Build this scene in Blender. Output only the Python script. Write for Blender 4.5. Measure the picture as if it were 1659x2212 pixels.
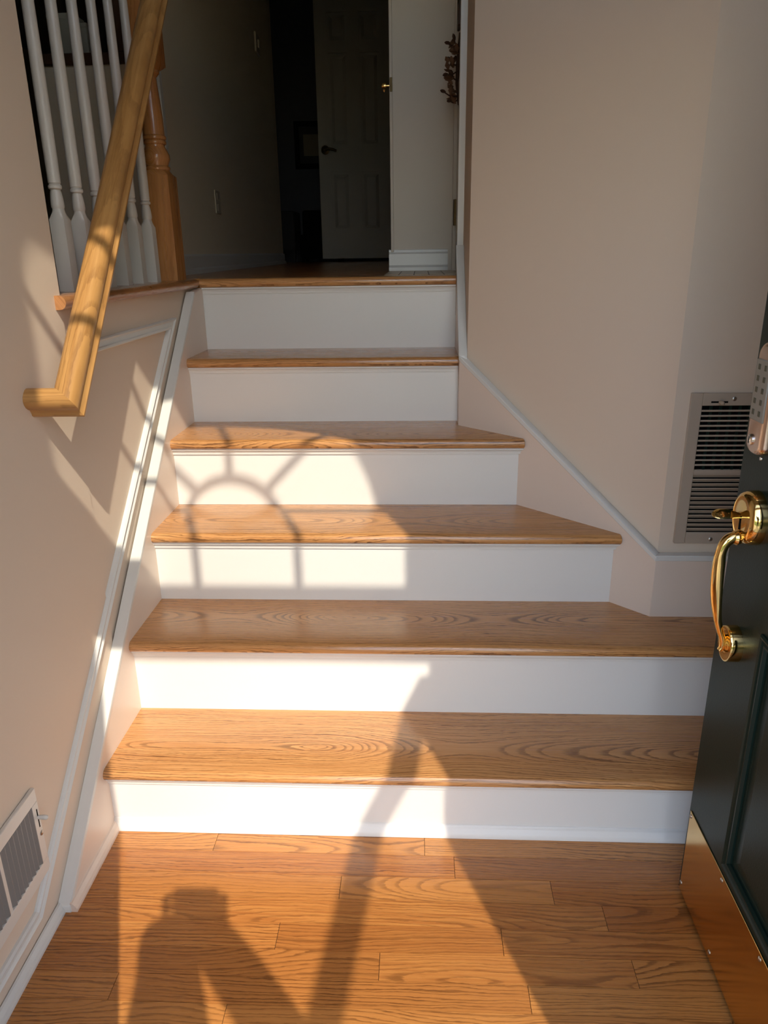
import bpy, bmesh, math, random
from mathutils import Vector, Matrix
random.seed(7)

# ------------------------------------------------------------------ clean
for o in list(bpy.data.objects): bpy.data.objects.remove(o)
scn = bpy.context.scene
COL = scn.collection
S = 1.17                                   # model units -> metres

# ------------------------------------------------------------------ camera
cd = bpy.data.cameras.new('camera'); cam = bpy.data.objects.new('camera', cd); COL.objects.link(cam)
R_ = ((0.99886293, 0.04544643, -0.01440374), (-0.00143051, 0.33056253, 0.94378301), (-0.0476529, 0.94268926, -0.33025167))
CAMP = (0.68093, -1.31402, 1.21206)
m = Matrix(((R_[0][0], R_[1][0], -R_[2][0]), (R_[0][1], R_[1][1], -R_[2][1]), (R_[0][2], R_[1][2], -R_[2][2])))
cam.matrix_world = Matrix.Translation(Vector(CAMP) * S) @ m.to_4x4()
cd.sensor_width = 36.0; cd.sensor_fit = 'AUTO'; cd.lens = 1603.335 * 36.0 / 2212.0
cd.clip_start = 0.01; cd.clip_end = 300
scn.camera = cam

# ------------------------------------------------------------------ sky, sun, exposure
SUN_DIR = Vector((-0.25081, 0.65715, -0.71081)).normalized()      # direction the light travels
w = bpy.data.worlds.new('world'); scn.world = w; w.use_nodes = True
nt = w.node_tree; nt.nodes.clear()
sky = nt.nodes.new('ShaderNodeTexSky'); sky.sky_type = 'NISHITA'; sky.sun_disc = False
sky.sun_elevation = math.asin(-SUN_DIR.z); sky.sun_rotation = math.atan2(-SUN_DIR.x, -SUN_DIR.y)
sky.air_density = 1.0; sky.dust_density = 1.0; sky.ozone_density = 1.0
bg = nt.nodes.new('ShaderNodeBackground'); bg.inputs['Strength'].default_value = 0.66
wo = nt.nodes.new('ShaderNodeOutputWorld')
nt.links.new(sky.outputs[0], bg.inputs[0]); nt.links.new(bg.outputs[0], wo.inputs[0])
sl = bpy.data.lights.new('sun', 'SUN'); sl.energy = 4.7; sl.angle = math.radians(0.53); sl.color = (1.0, 0.915, 0.78)
so = bpy.data.objects.new('sun', sl); COL.objects.link(so)
so.rotation_euler = SUN_DIR.to_track_quat('-Z', 'Y').to_euler(); so.location = (3, -9, 9)
scn.view_settings.view_transform = 'Standard'; scn.view_settings.look = 'None'
scn.view_settings.gamma = 1.0; scn.view_settings.use_curve_mapping = False
scn.view_settings.exposure = 0.0

# ------------------------------------------------------------------ materials
def lin(r, g, b):
    f = lambda c: (c / 255 / 12.92) if c / 255 <= 0.04045 else ((c / 255 + 0.055) / 1.055) ** 2.4
    return (f(r), f(g), f(b), 1)

class NG:
    def __init__(s, name):
        s.m = bpy.data.materials.new(name); s.m.use_nodes = True; s.t = s.m.node_tree
        s.b = s.t.nodes['Principled BSDF']; s.out = s.t.nodes['Material Output']
    def n(s, typ, **kw):
        x = s.t.nodes.new(typ)
        for k, v in kw.items():
            if k == 'inp':
                for i, val in v.items():
                    if isinstance(val, bpy.types.NodeSocket): s.t.links.new(val, x.inputs[i])
                    else: x.inputs[i].default_value = val
            else: setattr(x, k, v)
        return x
    def math(s, op, a, b=None, c=None, clamp=False):
        inp = {0: a}
        if b is not None: inp[1] = b
        if c is not None: inp[2] = c
        return s.n('ShaderNodeMath', operation=op, use_clamp=clamp, inp=inp).outputs[0]
    def dot(s, a, v):
        return s.n('ShaderNodeVectorMath', operation='DOT_PRODUCT', inp={0: a, 1: v}).outputs['Value']
    def xyz(s, x, y, z):
        return s.n('ShaderNodeCombineXYZ', inp={0: x, 1: y, 2: z}).outputs[0]
    def noise(s, vec, scale, detail=2.0, rough=0.5):
        return s.n('ShaderNodeTexNoise', inp={'Vector': vec, 'Scale': scale, 'Detail': detail, 'Roughness': rough}).outputs['Fac']
    def ramp(s, fac, stops):
        r = s.n('ShaderNodeValToRGB', inp={0: fac}); e = r.color_ramp.elements
        while len(e) < len(stops): e.new(0.5)
        for el, (p, c) in zip(e, stops): el.position = p; el.color = c if len(c) == 4 else (*c, 1)
        return r.outputs[0]
    def mix(s, fac, a, b, typ='MIX'):
        x = s.n('ShaderNodeMix', data_type='RGBA', blend_type=typ)
        for i, val in ((0, fac), (6, a), (7, b)):
            if isinstance(val, bpy.types.NodeSocket): s.t.links.new(val, x.inputs[i])
            else: x.inputs[i].default_value = val
        return x.outputs[2]
    def set(s, **kw):
        for k, v in kw.items():
            k = k.replace('_', ' ')
            if isinstance(v, bpy.types.NodeSocket): s.t.links.new(v, s.b.inputs[k])
            else: s.b.inputs[k].default_value = v
    def bump(s, h, strength, dist):
        x = s.n('ShaderNodeBump', inp={'Strength': strength, 'Distance': dist, 'Height': h})
        s.t.links.new(x.outputs[0], s.b.inputs['Normal'])

def paint(name, col, rough=0.5, spec=0.5, var=0.05, bump=0.08, scale=180, dirt=0.0, dirtcol=(0.3, 0.26, 0.2, 1)):
    g = NG(name); tc = g.n('ShaderNodeTexCoord').outputs['Object']
    n1 = g.noise(tc, 2.3, 4, 0.6)
    c = g.mix(g.math('MULTIPLY', n1, var * 2), col, tuple(x * 0.86 for x in col[:3]) + (1,))
    if dirt > 0:
        n3 = g.noise(tc, 55, 3, 0.6); n4 = g.noise(tc, 4, 2)
        f = g.math('MULTIPLY', g.ramp(n3, [(0.68, (0, 0, 0)), (0.75, (1, 1, 1))]), g.ramp(n4, [(0.5, (0, 0, 0)), (0.7, (1, 1, 1))]))
        c = g.mix(g.math('MULTIPLY', f, dirt), c, dirtcol)
    g.set(Base_Color=c, Roughness=rough, Specular_IOR_Level=spec)
    g.bump(g.noise(tc, scale, 3), bump, 0.002)
    return g.m

def metal(name, col, rough, var=0.25, scale=30):
    g = NG(name); tc = g.n('ShaderNodeTexCoord').outputs['Object']
    n = g.noise(tc, scale, 3)
    g.set(Base_Color=col, Metallic=1.0, Roughness=g.math('MULTIPLY_ADD', n, rough * var, rough * (1 - var / 2)))
    return g.m

def plain(name, col, rough=0.6, spec=0.4):
    g = NG(name); tc = g.n('ShaderNodeTexCoord').outputs['Object']
    n = g.noise(tc, 14, 3)
    g.set(Base_Color=g.mix(g.math('MULTIPLY', n, 0.35), col, tuple(x * 0.7 for x in col[:3]) + (1,)), Roughness=rough, Specular_IOR_Level=spec)
    return g.m

def oak(name, light, mid, dark, a=(1, 0, 0), b=(0, 1, 0), c=(0, 0, 1), freq=140, rough=0.26, strength=1.0, tint=0.25, coat=0.55, spread=0.16, depth=0.16):
    """plain-sawn oak: growth rings cut by the face, so boards show straight grain, arches and islands"""
    g = NG(name); obj = g.n('ShaderNodeTexCoord').outputs['Object']
    rnd = g.n('ShaderNodeObjectInfo').outputs['Random']
    rnd2 = g.math('FRACT', g.math('MULTIPLY', rnd, 17.31)); rnd3 = g.math('FRACT', g.math('MULTIPLY', rnd, 91.7))
    al = g.math('ADD', g.dot(obj, a), g.math('MULTIPLY', rnd, 53.0))
    ac = g.math('ADD', g.dot(obj, b), g.math('MULTIPLY', g.dot(obj, c), 0.7))
    wob = g.noise(g.xyz(g.math('MULTIPLY', al, 1.0), g.math('MULTIPLY', ac, 7.0), g.math('MULTIPLY', rnd, 29.0)), 1.0, 2, 0.5)
    wob2 = g.noise(g.xyz(g.math('MULTIPLY', al, 9.0), g.math('MULTIPLY', ac, 40.0), rnd2), 1.0, 3, 0.6)
    jag = g.noise(g.xyz(g.math('MULTIPLY', al, 60.0), g.math('MULTIPLY', ac, 420.0), rnd2), 1.0, 2, 0.6)
    zc = g.math('MULTIPLY', g.math('SUBTRACT', g.noise(g.xyz(g.math('MULTIPLY', al, 1.15), rnd2, rnd3), 1.0, 1, 0.4), 0.47), depth * 2)
    yc = g.math('MULTIPLY', g.math('SUBTRACT', rnd2, 0.5), spread)
    yy = g.math('ADD', g.math('SUBTRACT', ac, yc), g.math('ADD', g.math('MULTIPLY', g.math('SUBTRACT', wob, 0.5), 0.040), g.math('MULTIPLY', g.math('SUBTRACT', wob2, 0.5), 0.016)))
    r0 = g.math('SQRT', g.math('ADD', g.math('MULTIPLY', yy, yy), g.math('MULTIPLY', zc, zc)))
    rj = g.n('ShaderNodeTexNoise', noise_dimensions='1D', inp={'W': g.math('MULTIPLY_ADD', r0, freq * 0.55, rnd3), 'Scale': 1.0, 'Detail': 1.0}).outputs['Fac']
    r = g.math('ADD', r0, g.math('ADD', g.math('MULTIPLY', rj, 1.5 / freq), g.math('MULTIPLY', jag, 0.30 / freq)))
    fr = g.math('FRACT', g.math('MULTIPLY', r, freq))
    line = g.ramp(fr, [(0.0, (1, 1, 1)), (0.16, (0.8, 0.8, 0.8)), (0.34, (0.12, 0.12, 0.12)), (0.90, (0, 0, 0)), (0.96, (0.9, 0.9, 0.9))])
    pores = g.noise(g.xyz(g.math('MULTIPLY', al, 26), g.math('MULTIPLY', ac, 620), rnd), 1.0, 2, 0.6)
    fib = g.noise(g.xyz(g.math('MULTIPLY', al, 5), g.math('MULTIPLY', ac, 170), rnd3), 1.0, 3, 0.6)
    blot = g.noise(g.xyz(g.math('MULTIPLY', al, 1.6), g.math('MULTIPLY', ac, 7), rnd), 1.0, 2, 0.5)
    dens = g.ramp(blot, [(0.3, (0.45, 0.45, 0.45)), (0.68, (1, 1, 1))])
    pm = g.ramp(pores, [(0.36, (0.45, 0.45, 0.45)), (0.58, (1, 1, 1))])
    fleck = g.ramp(pores, [(0.60, (0, 0, 0)), (0.70, (0.30, 0.30, 0.30))])
    fac = g.math('MULTIPLY', g.math('MULTIPLY', g.math('MULTIPLY', line, pm), dens), 0.95 * strength, clamp=True)
    fac = g.math('MAXIMUM', fac, g.math('MULTIPLY', fleck, strength))
    base = g.mix(g.ramp(fib, [(0.33, (0, 0, 0)), (0.7, (1, 1, 1))]), light, mid)
    base = g.mix(g.math('MULTIPLY', rnd3, tint), base, tuple(x * y for x, y in zip(mid[:3], (0.78, 0.66, 0.52))) + (1,))
    base = g.mix(g.math('MULTIPLY', rnd, tint * 0.8), base, tuple(min(1, x * y) for x, y in zip(light[:3], (1.08, 1.16, 1.25))) + (1,))
    col = g.mix(fac, base, dark)
    g.set(Base_Color=col, Roughness=g.math('MULTIPLY_ADD', fib, 0.12, rough - 0.04), Specular_IOR_Level=0.45, Coat_Weight=coat, Coat_Roughness=0.16)
    g.bump(fac, 0.10, 0.0008)
    return g.m

def glass(name, tr=0.9):
    g = NG(name); t = g.t
    tb = g.n('ShaderNodeBsdfTransparent', inp={0: (tr, tr, tr * 0.985, 1)}); gl = g.n('ShaderNodeBsdfGlossy', inp={'Roughness': 0.02})
    lw = g.n('ShaderNodeLayerWeight', inp={0: 0.5}).outputs['Facing']; f = g.math('MULTIPLY_ADD', g.math('POWER', lw, 6.0), 0.5, 0.025)
    mx = g.n('ShaderNodeMixShader', inp={0: f, 1: tb.outputs[0], 2: gl.outputs[0]})
    t.links.new(mx.outputs[0], g.out.inputs[0]); t.nodes.remove(g.b)
    return g.m

M = {}
M['wall'] = paint('wall_paint', lin(223, 205, 185), 0.62, 0.3, 0.05, 0.10, 220, 0.02)
M['skirt'] = paint('skirt_paint', lin(229, 211, 195), 0.34, 0.5, 0.05, 0.05, 130, 0.10)
M['trim'] = paint('trim_paint', lin(221, 220, 214), 0.32, 0.5, 0.05, 0.04, 120, 0.10)
M['riser'] = paint('riser_paint', lin(231, 228, 222), 0.38, 0.5, 0.05, 0.05, 120, 0.10)
M['ceiling'] = paint('ceiling_paint', lin(225, 221, 212), 0.8, 0.2)
M['hallwall'] = paint('hall_wall_paint', lin(228, 216, 192), 0.7, 0.25)
M['stub'] = paint('hall_stub_paint', lin(214, 204, 190), 0.6, 0.3)
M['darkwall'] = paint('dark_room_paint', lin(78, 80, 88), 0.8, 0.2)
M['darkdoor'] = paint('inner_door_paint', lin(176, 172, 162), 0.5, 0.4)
TR = dict(light=lin(211, 156, 98), mid=lin(187, 128, 74), dark=lin(80, 44, 20))
M['oak_tread'] = oak('oak_tread', **TR, freq=150, rough=0.24, tint=0.14, spread=0.22, depth=0.17)
M['oak_floor'] = oak('oak_floor', lin(198, 134, 70), lin(168, 102, 48), lin(74, 36, 14), freq=135, rough=0.26, strength=0.88, tint=0.75, spread=0.20, depth=0.15)
sl_ = 1.0 / math.sqrt(1 + 1.11 ** 2)
M['oak_rail'] = oak('oak_rail', lin(194, 147, 88), lin(172, 124, 69), lin(130, 88, 46), a=(0, sl_, 1.11 * sl_), b=(1, 0, 0), c=(0, -1.11 * sl_, sl_), freq=90, rough=0.30, strength=0.7, tint=0.05, coat=0.15)
M['oak_rail_x'] = oak('oak_rail_return', lin(194, 147, 88), lin(172, 124, 69), lin(130, 88, 46), freq=90, rough=0.30, strength=0.7, tint=0.05, coat=0.15)
M['oak_y'] = oak('oak_ledge', lin(188, 134, 86), lin(170, 114, 68), lin(116, 72, 38), a=(0, 1, 0), b=(1, 0, 0), c=(0, 0, 1), freq=130, strength=0.8, tint=0.1)
M['oak_z'] = oak('oak_newel', lin(192, 136, 82), lin(174, 116, 64), lin(136, 84, 44), a=(0, 0, 1), b=(0.8, 0.6, 0), c=(-0.6, 0.8, 0), freq=140, strength=0.6, tint=0.1)
M['gap'] = plain('floor_gap', (0.03, 0.015, 0.008, 1), 0.9)
M['darkwood'] = plain('dark_brown_wood', lin(72, 48, 32), 0.5)
M['baluster'] = paint('baluster_paint', lin(202, 196, 186), 0.36, 0.5, 0.04, 0.04, 120, 0.03)
M['green'] = paint('green_door_paint', (0.009, 0.020, 0.015, 1), 0.30, 0.16, 0.10, 0.10, 260)
M['brass'] = metal('polished_brass', (0.86, 0.60, 0.23, 1), 0.07)
M['kick'] = metal('kick_plate_brass', (0.80, 0.52, 0.20, 1), 0.17, 0.4, 60)
M['copper'] = metal('satin_nickel_lock', (0.62, 0.47, 0.38, 1), 0.24)
M['steel'] = metal('screw_steel', (0.45, 0.42, 0.38, 1), 0.35)
M['silver'] = metal('silver_cylinder', (0.75, 0.75, 0.74, 1), 0.22)
M['darkbrass'] = metal('aged_brass', (0.07, 0.045, 0.02, 1), 0.4)
M['vent'] = paint('vent_enamel', lin(182, 167, 150), 0.4, 0.5, 0.08, 0.04, 90)
M['vent_left'] = paint('vent_enamel_white', lin(222, 216, 206), 0.36, 0.5, 0.05, 0.04, 90)
M['slat'] = paint('vent_slat_grey', lin(132, 128, 124), 0.42, 0.5, 0.10, 0.04, 90)
M['black'] = plain('black_and_void_shade', (0.004, 0.004, 0.004, 1), 0.95, 0.1)  # own black of frame and armchair; also paints in shade of duct and slots
M['keypad'] = plain('keypad_grey', lin(148, 144, 134), 0.5)
M['digit'] = plain('keypad_digit', lin(88, 86, 70), 0.6)
M['ivory'] = plain('ivory_plastic', lin(200, 190, 170), 0.45)
M['glass'] = glass('window_glass', 0.95)
M['glass_door'] = glass('storm_door_glass', 0.96)
M['concrete'] = plain('porch_concrete', lin(170, 166, 158), 0.9)
M['grass'] = plain('lawn_green', lin(92, 110, 60), 0.95)
M['tile'] = plain('beige_tile', lin(196, 178, 150), 0.35)
M['grout'] = plain('dark_grout', lin(40, 34, 30), 0.9)
M['petal'] = plain('dried_petal', lin(112, 80, 56), 0.8)
M['twig'] = plain('dried_twig', lin(72, 46, 30), 0.8)
M['skin'] = plain('skin_tone', lin(196, 150, 122), 0.55)
M['phone'] = plain('phone_black', (0.015, 0.015, 0.018, 1), 0.3)
M['hair'] = plain('brown_hair', lin(60, 42, 30), 0.7)
M['picture'] = plain('picture_print', lin(120, 112, 96), 0.7)
M['box'] = plain('pale_grey_box', lin(150, 148, 136), 0.6)
M['upholstery'] = plain('dark_upholstery', lin(52, 52, 56), 0.9)

# ------------------------------------------------------------------ mesh helpers (all input in model units)
def tagk(o, label=None, cat=None, group=None, kind=None):
    if label: o['label'] = label
    if cat: o['category'] = cat
    if group: o['group'] = group
    if kind: o['kind'] = kind
    return o

def empty(name, loc, label, cat, group=None):
    o = bpy.data.objects.new(name, None); COL.objects.link(o); o.location = Vector(loc) * S
    o.empty_display_size = 0.05
    return tagk(o, label, cat, group)

class MB:
    def __init__(s): s.v = []; s.f = []; s.sm = []
    def add(s, vs, fs, smooth=False):
        o = len(s.v); s.v += [tuple(v) for v in vs]; s.f += [tuple(i + o for i in f) for f in fs]; s.sm += [smooth] * len(fs); return s
    def box(s, x0, x1, y0, y1, z0, z1):
        vs = [(x, y, z) for z in (z0, z1) for y in (y0, y1) for x in (x0, x1)]
        return s.add(vs, [(0, 2, 3, 1), (4, 5, 7, 6), (0, 1, 5, 4), (2, 6, 7, 3), (0, 4, 6, 2), (1, 3, 7, 5)])
    def prism(s, poly, to3, a, b):
        n = len(poly); vs = [to3(p, a) for p in poly] + [to3(p, b) for p in poly]
        fs = [tuple(range(n)), tuple(range(2 * n - 1, n - 1, -1))] + [(i, i + n, (i + 1) % n + n, (i + 1) % n) for i in range(n)]
        return s.add(vs, fs)
    def loft(s, rings, smooth=True, cap=True, closed=True):
        n = len(rings[0]); vs = [p for r in rings for p in r]; fs = []
        for k in range(len(rings) - 1):
            for i in range(n if closed else n - 1):
                j = (i + 1) % n; fs.append((k * n + i, k * n + j, (k + 1) * n + j, (k + 1) * n + i))
        s.add(vs, fs, smooth)
        if cap:
            s.add(rings[0], [tuple(range(n - 1, -1, -1))]); s.add(rings[-1], [tuple(range(n))])
        return s
    def lathe(s, prof, base, axis=(0, 0, 1), seg=24, cap=True, squash=None):
        """prof: (radius, height) along axis from base"""
        ax = Vector(axis).normalized(); t = Vector((1, 0, 0)) if abs(ax.x) < 0.9 else Vector((0, 1, 0))
        u = ax.cross(t).normalized(); v = ax.cross(u); rings = []
        for r, h in prof:
            rings.append([Vector(base) + ax * h + u * (r * math.cos(2 * math.pi * i / seg)) + v * (r * math.sin(2 * math.pi * i / seg)) for i in range(seg)])
        return s.loft(rings, True, cap)
    def tube(s, pts, rad, seg=10, smooth=True):
        pts = [Vector(p) for p in pts]; rings = []
        up = Vector((0.13, 0.27, 0.95))
        for i, p in enumerate(pts):
            d = (pts[min(i + 1, len(pts) - 1)] - pts[max(i - 1, 0)]).normalized()
            u = d.cross(up).normalized(); v = u.cross(d)
            r = rad[i] if isinstance(rad, (list, tuple)) else rad
            if not isinstance(r, (list, tuple)): r = (r, r)
            rings.append([p + u * (r[0] * math.cos(2 * math.pi * k / seg)) + v * (r[1] * math.sin(2 * math.pi * k / seg)) for k in range(seg)])
        return s.loft(rings, smooth)
    def build(s, name, mat, parent=None, origin=(0, 0, 0), bevel=0, seg=1, kind=None, label=None, angle=35):
        og = Vector(origin)
        me = bpy.data.meshes.new(name)
        me.from_pydata([tuple((Vector(p) - og) * S) for p in s.v], [], s.f)
        bm = bmesh.new(); bm.from_mesh(me)
        bmesh.ops.remove_doubles(bm, verts=bm.verts, dist=1e-6)
        bmesh.ops.recalc_face_normals(bm, faces=bm.faces)
        if bevel:
            es = [e for e in bm.edges if len(e.link_faces) == 2 and e.calc_face_angle(0) > math.radians(angle)]
            bmesh.ops.bevel(bm, geom=es, offset=bevel * S, segments=seg, affect='EDGES', profile=0.5, clamp_overlap=True)
        sharp = math.radians(38)
        for e in bm.edges:
            if len(e.link_faces) == 2 and e.calc_face_angle(0) > sharp: e.smooth = False
        any_s = any(s.sm)
        for f in bm.faces: f.smooth = any_s or bool(bevel)
        bm.to_mesh(me); bm.free()
        me.materials.append(mat)
        o = bpy.data.objects.new(name, me); COL.objects.link(o)
        if parent is not None:
            o.parent = parent
            po = Vector((0, 0, 0)); q = parent
            while q is not None: po = po + q.location; q = q.parent
            o.location = og * S - po
        else: o.location = og * S
        if kind: o['kind'] = kind
        if label: o['label'] = label
        return o

XY = lambda p, h: (p[0], p[1], h)          # plan polygon, extruded in z
YZ = lambda p, h: (h, p[0], p[1])          # side polygon, extruded in x
XZ = lambda p, h: (p[0], h, p[1])          # front polygon, extruded in y
def box(*a): return MB().box(*a)

def sweep(path, prof, to3, closed=False):
    """mitred moulding: path of 2D points in a plane, prof of (offset to the left, height off the plane)"""
    n = len(path); P = [Vector(p) for p in path]; rings = []
    for i in range(n):
        d0 = (P[i] - P[i - 1]).normalized() if (i > 0 or closed) else None
        d1 = (P[(i + 1) % n] - P[i]).normalized() if (i < n - 1 or closed) else None
        d0 = d0 or d1; d1 = d1 or d0
        n0 = Vector((-d0.y, d0.x)); n1 = Vector((-d1.y, d1.x)); b = (n0 + n1).normalized(); k = 1 / max(0.2, b.dot(n0))
        rings.append([to3(P[i] + b * (k * o), h) for o, h in prof])
    mb = MB(); mb.loft(rings + ([rings[0]] if closed else []), smooth=False, cap=not closed)
    return mb

# ------------------------------------------------------------------ stair numbers
RUN, NOSE, TT = 0.2179, 0.0219, 0.0268
HZ = [0.0, 0.1651, 0.3551, 0.5451, 0.7351, 0.9251, 1.142]
LAND = HZ[6]; CEIL = 3.25
XF, XWALL = 1.75, -0.025                    # far right wall of foyer, left wall face
XR = 0.7932; DG = 1.604                     # right skirt of upper flight; diagonal skirt: x + y = DG
YV = 0.356                                  # skirt face of the vent wall
YIN, YOUT = -0.95, -1.10                    # front wall
def xr_at(y): return XF - 0.0005 if y < YV else max(XR, DG - y)

# ------------------------------------------------------------------ setting
# foyer floor: sub-floor with separate oak boards
fl = box(XWALL - 0.1, XF + 0.05, -1.10, 1.25, -0.06, -0.0022).build('floor', M['gap'], kind='structure')  # slab carried on unseen under the stairs to block light from below
rowY = [0.012, -0.0638, -0.1232, -0.1814, -0.2390, -0.2978, -0.3535, -0.4056]
while rowY[-1] > -1.04: rowY.append(rowY[-1] - 0.0583)
joints = {0: [0.237, 0.693, 1.31], 1: [0.755, 1.52], 2: [0.522, 0.947], 3: [1.038, -0.01], 4: [0.415, 0.836], 5: [0.610, 1.064], 6: [0.144, 0.871], 7: [0.353, 1.2]}
rr = random.Random(3)
for i in range(len(rowY) - 1):
    js = joints.get(i) or [rr.uniform(0.1, 0.6), rr.uniform(0.8, 1.4)]
    xs = [-0.02] + sorted(j for j in js if j > 0.0) + [XF]
    for a_, b_ in zip(xs, xs[1:]):
        dz = rr.uniform(-0.00006, 0.00006)
        box(a_ + 0.0005, b_ - 0.0005, rowY[i + 1] + 0.00042, rowY[i] - 0.00042, -0.012, dz).build(
            'plank', M['oak_floor'], fl, origin=((a_ + b_) / 2, (rowY[i] + rowY[i + 1]) / 2, 0))

# landing and upstairs floor
lf = MB().prism([(-0.115, 0.1), (-0.115, 1.085), (-0.03, 1.085), (-0.03, 1.107), (2.2, 1.107), (2.2, 8.4), (-3.4, 8.4), (-3.4, 0.1)], XY, LAND - 0.12, LAND).build('floor', M['oak_floor'], kind='structure')
gb = MB(); gb.box(0.566, 0.86, 1.152, 1.66, LAND + 0.0002, LAND + 0.0010); gb.build('grout_bed', M['grout'], lf)
for i in range(6):
    x0 = 0.568 + 0.0478 * i
    for y0, y1 in ((1.153, 1.40), (1.402, 1.652)):
        box(x0, x0 + 0.0455, y0, y1, LAND + 0.0008, LAND + 0.003).build('tile', M['tile'], lf, bevel=0.0008)

# walls
mb = MB(); mb.box(-0.14, XWALL, YIN, 0.172, -0.02, CEIL)
mb.box(-0.115, XWALL - 0.004, 0.172, 1.085, -0.02, LAND - TT)
wl = mb.build('wall_left', M['wall'], kind='structure')
mb = MB()
mb.prism([(XF, YV + 0.022), (1.2569, YV + 0.022), (XR + 0.022, 0.8205), (XR + 0.022, 1.15), (1.0, 1.15), (1.0, 1.62), (2.2, 1.62), (2.2, YV + 0.022)], XY, -0.02, CEIL)
wr = mb.build('wall_right', M['wall'], kind='structure')
box(XF, XF + 0.12, YOUT, YV + 0.03, -0.02, CEIL).build('wall_right', M['wall'], kind='structure')
box(-0.14, 2.2, 1.2, 1.25, -0.06, LAND - 0.12).build('wall_back', M['ceiling'], kind='structure')  # added out of view to keep light from leaking into the stair void
# front wall with doorway and fanlight opening
DX0, DX1, DZ = 0.372, 1.206, 1.722
mb = MB()
FX0, FX1 = DX0 - 0.14, DX1 + 0.22
mb.box(-0.3, FX0, YOUT, YIN, -0.2, CEIL); mb.box(FX1, XF + 0.12, YOUT, YIN, -0.2, CEIL)
mb.box(FX0, DX0, YOUT, YIN, -0.2, 1.80); mb.box(DX1, FX1, YOUT, YIN, -0.2, 1.80)
mb.box(DX0, DX1, YOUT, YIN, DZ, 1.80)
mb.box(FX0, FX1, YOUT, YIN, 2.98, CEIL)
wf = mb.build('wall_front', M['wall'], kind='structure')
# landing-level rooms
box(-3.5, -3.4, 0.0, 8.4, 0.9, CEIL).build('wall_left', M['hallwall'], kind='structure')
box(-3.4, -0.14, 0.0, 0.1, 0.9, CEIL).build('wall_front', M['hallwall'], kind='structure')
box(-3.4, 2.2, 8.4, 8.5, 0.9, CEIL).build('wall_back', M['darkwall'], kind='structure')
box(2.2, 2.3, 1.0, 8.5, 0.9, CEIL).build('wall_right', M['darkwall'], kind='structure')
box(-3.5, 2.3, YOUT, 8.5, CEIL, CEIL + 0.1).build('ceiling', M['ceiling'], kind='structure')
# hall wall on the left (outlet, switch) with its white corner trim
hw = MB().prism([(-0.205, 1.52), (-0.352, 4.6), (-0.50, 4.6), (-0.31, 1.52)], XY, LAND, CEIL).build('wall_hall', M['hallwall'], kind='structure')
box(-0.222, -0.198, 1.495, 1.525, LAND, CEIL).build('trim_1', M['trim'], kind='structure', bevel=0.002)
# half wall with the pass-through counter
hf = MB(); hf.box(-0.604, -0.222, 1.50, 1.58, LAND, 1.822); hf.box(-0.30, -0.222, 1.50, 1.58, 1.822, CEIL)
hf.build('wall_back', M['hallwall'], kind='structure')
box(-0.604, -0.30, 1.484, 1.66, 1.822, 1.856).build('trim_2', M['darkwood'], kind='structure', bevel=0.003)
box(-0.332, -0.300, 1.486, 1.59, 1.856, CEIL).build('trim_3', M['darkwood'], kind='structure', bevel=0.003)
# wall stub at the right of the hall
st = MB(); st.box(0.582, 2.2, 1.652, 1.75, LAND, CEIL); st.build('wall_hall', M['stub'], kind='structure')
box(0.573, 0.584, 1.640, 1.76, LAND + 0.07, CEIL).build('trim_4', M['stub'], kind='structure', bevel=0.0015)
MB().prism([(0, 0), (0.022, 0), (0.022, 0.012), (0.013, 0.020), (0.012, 0.060), (0.006, 0.066), (0.005, 0.074), (0, 0.076)],
           lambda p, h: (h, 1.652 - p[0], LAND + 0.003 + p[1]), 0.565, 0.786).build('baseboard_hall', M['trim'], kind='structure')
n_ = Vector((3.08, 0.147)).normalized()
MB().prism([(0, 0), (0.020, 0), (0.019, 0.016), (0.011, 0.022), (0.010, 0.066), (0, 0.074)],
           lambda p, h: (-0.205 - 0.147 * h + n_.x * p[0], 1.52 + 3.08 * h + n_.y * p[0], LAND + p[1]), 0, 1).build('baseboard_left', M['trim'], kind='structure')
# dark room beyond: back wall and the jamb of the ajar panelled door
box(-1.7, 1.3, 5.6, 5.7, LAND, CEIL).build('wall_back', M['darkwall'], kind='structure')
box(0.47, 0.62, 5.15, 5.598, LAND, CEIL).build('wall_hall', M['hallwall'], kind='structure')

# shoe mouldings and baseboards in the foyer
shoe = [(0, 0), (0.013, 0), (0.013, 0.006), (0.010, 0.014), (0.004, 0.020), (0, 0.021)]
MB().prism(shoe, lambda p, h: (XWALL + p[0] + 0.002, h, p[1]), -0.93, -0.228).build('baseboard_left', M['trim'], kind='structure')

# picture-frame moulding on the left wall
prof = [(0, -0.0055), (0, 0.005), (0.003, 0.008), (0.006, 0.006), (0.008, 0.004), (0.018, 0.004), (0.020, 0.008), (0.024, 0.009), (0.027, 0.005), (0.027, -0.0055)]
sl_m = (1.0431 - 0.1134) / (0.8608 + 0.2187); zz = lambda y: 0.1134 + sl_m * (y + 0.2187)
path = [(0.178, 1.043), (0.8608, 1.043), (-0.291, zz(-0.291)), (-0.93, zz(-0.291))]
sweep([Vector(p) for p in path], [(-o, h) for o, h in prof], lambda p, h: (XWALL + h, p.x, p.y)).build('trim_5', M['trim'], kind='structure')

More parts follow.
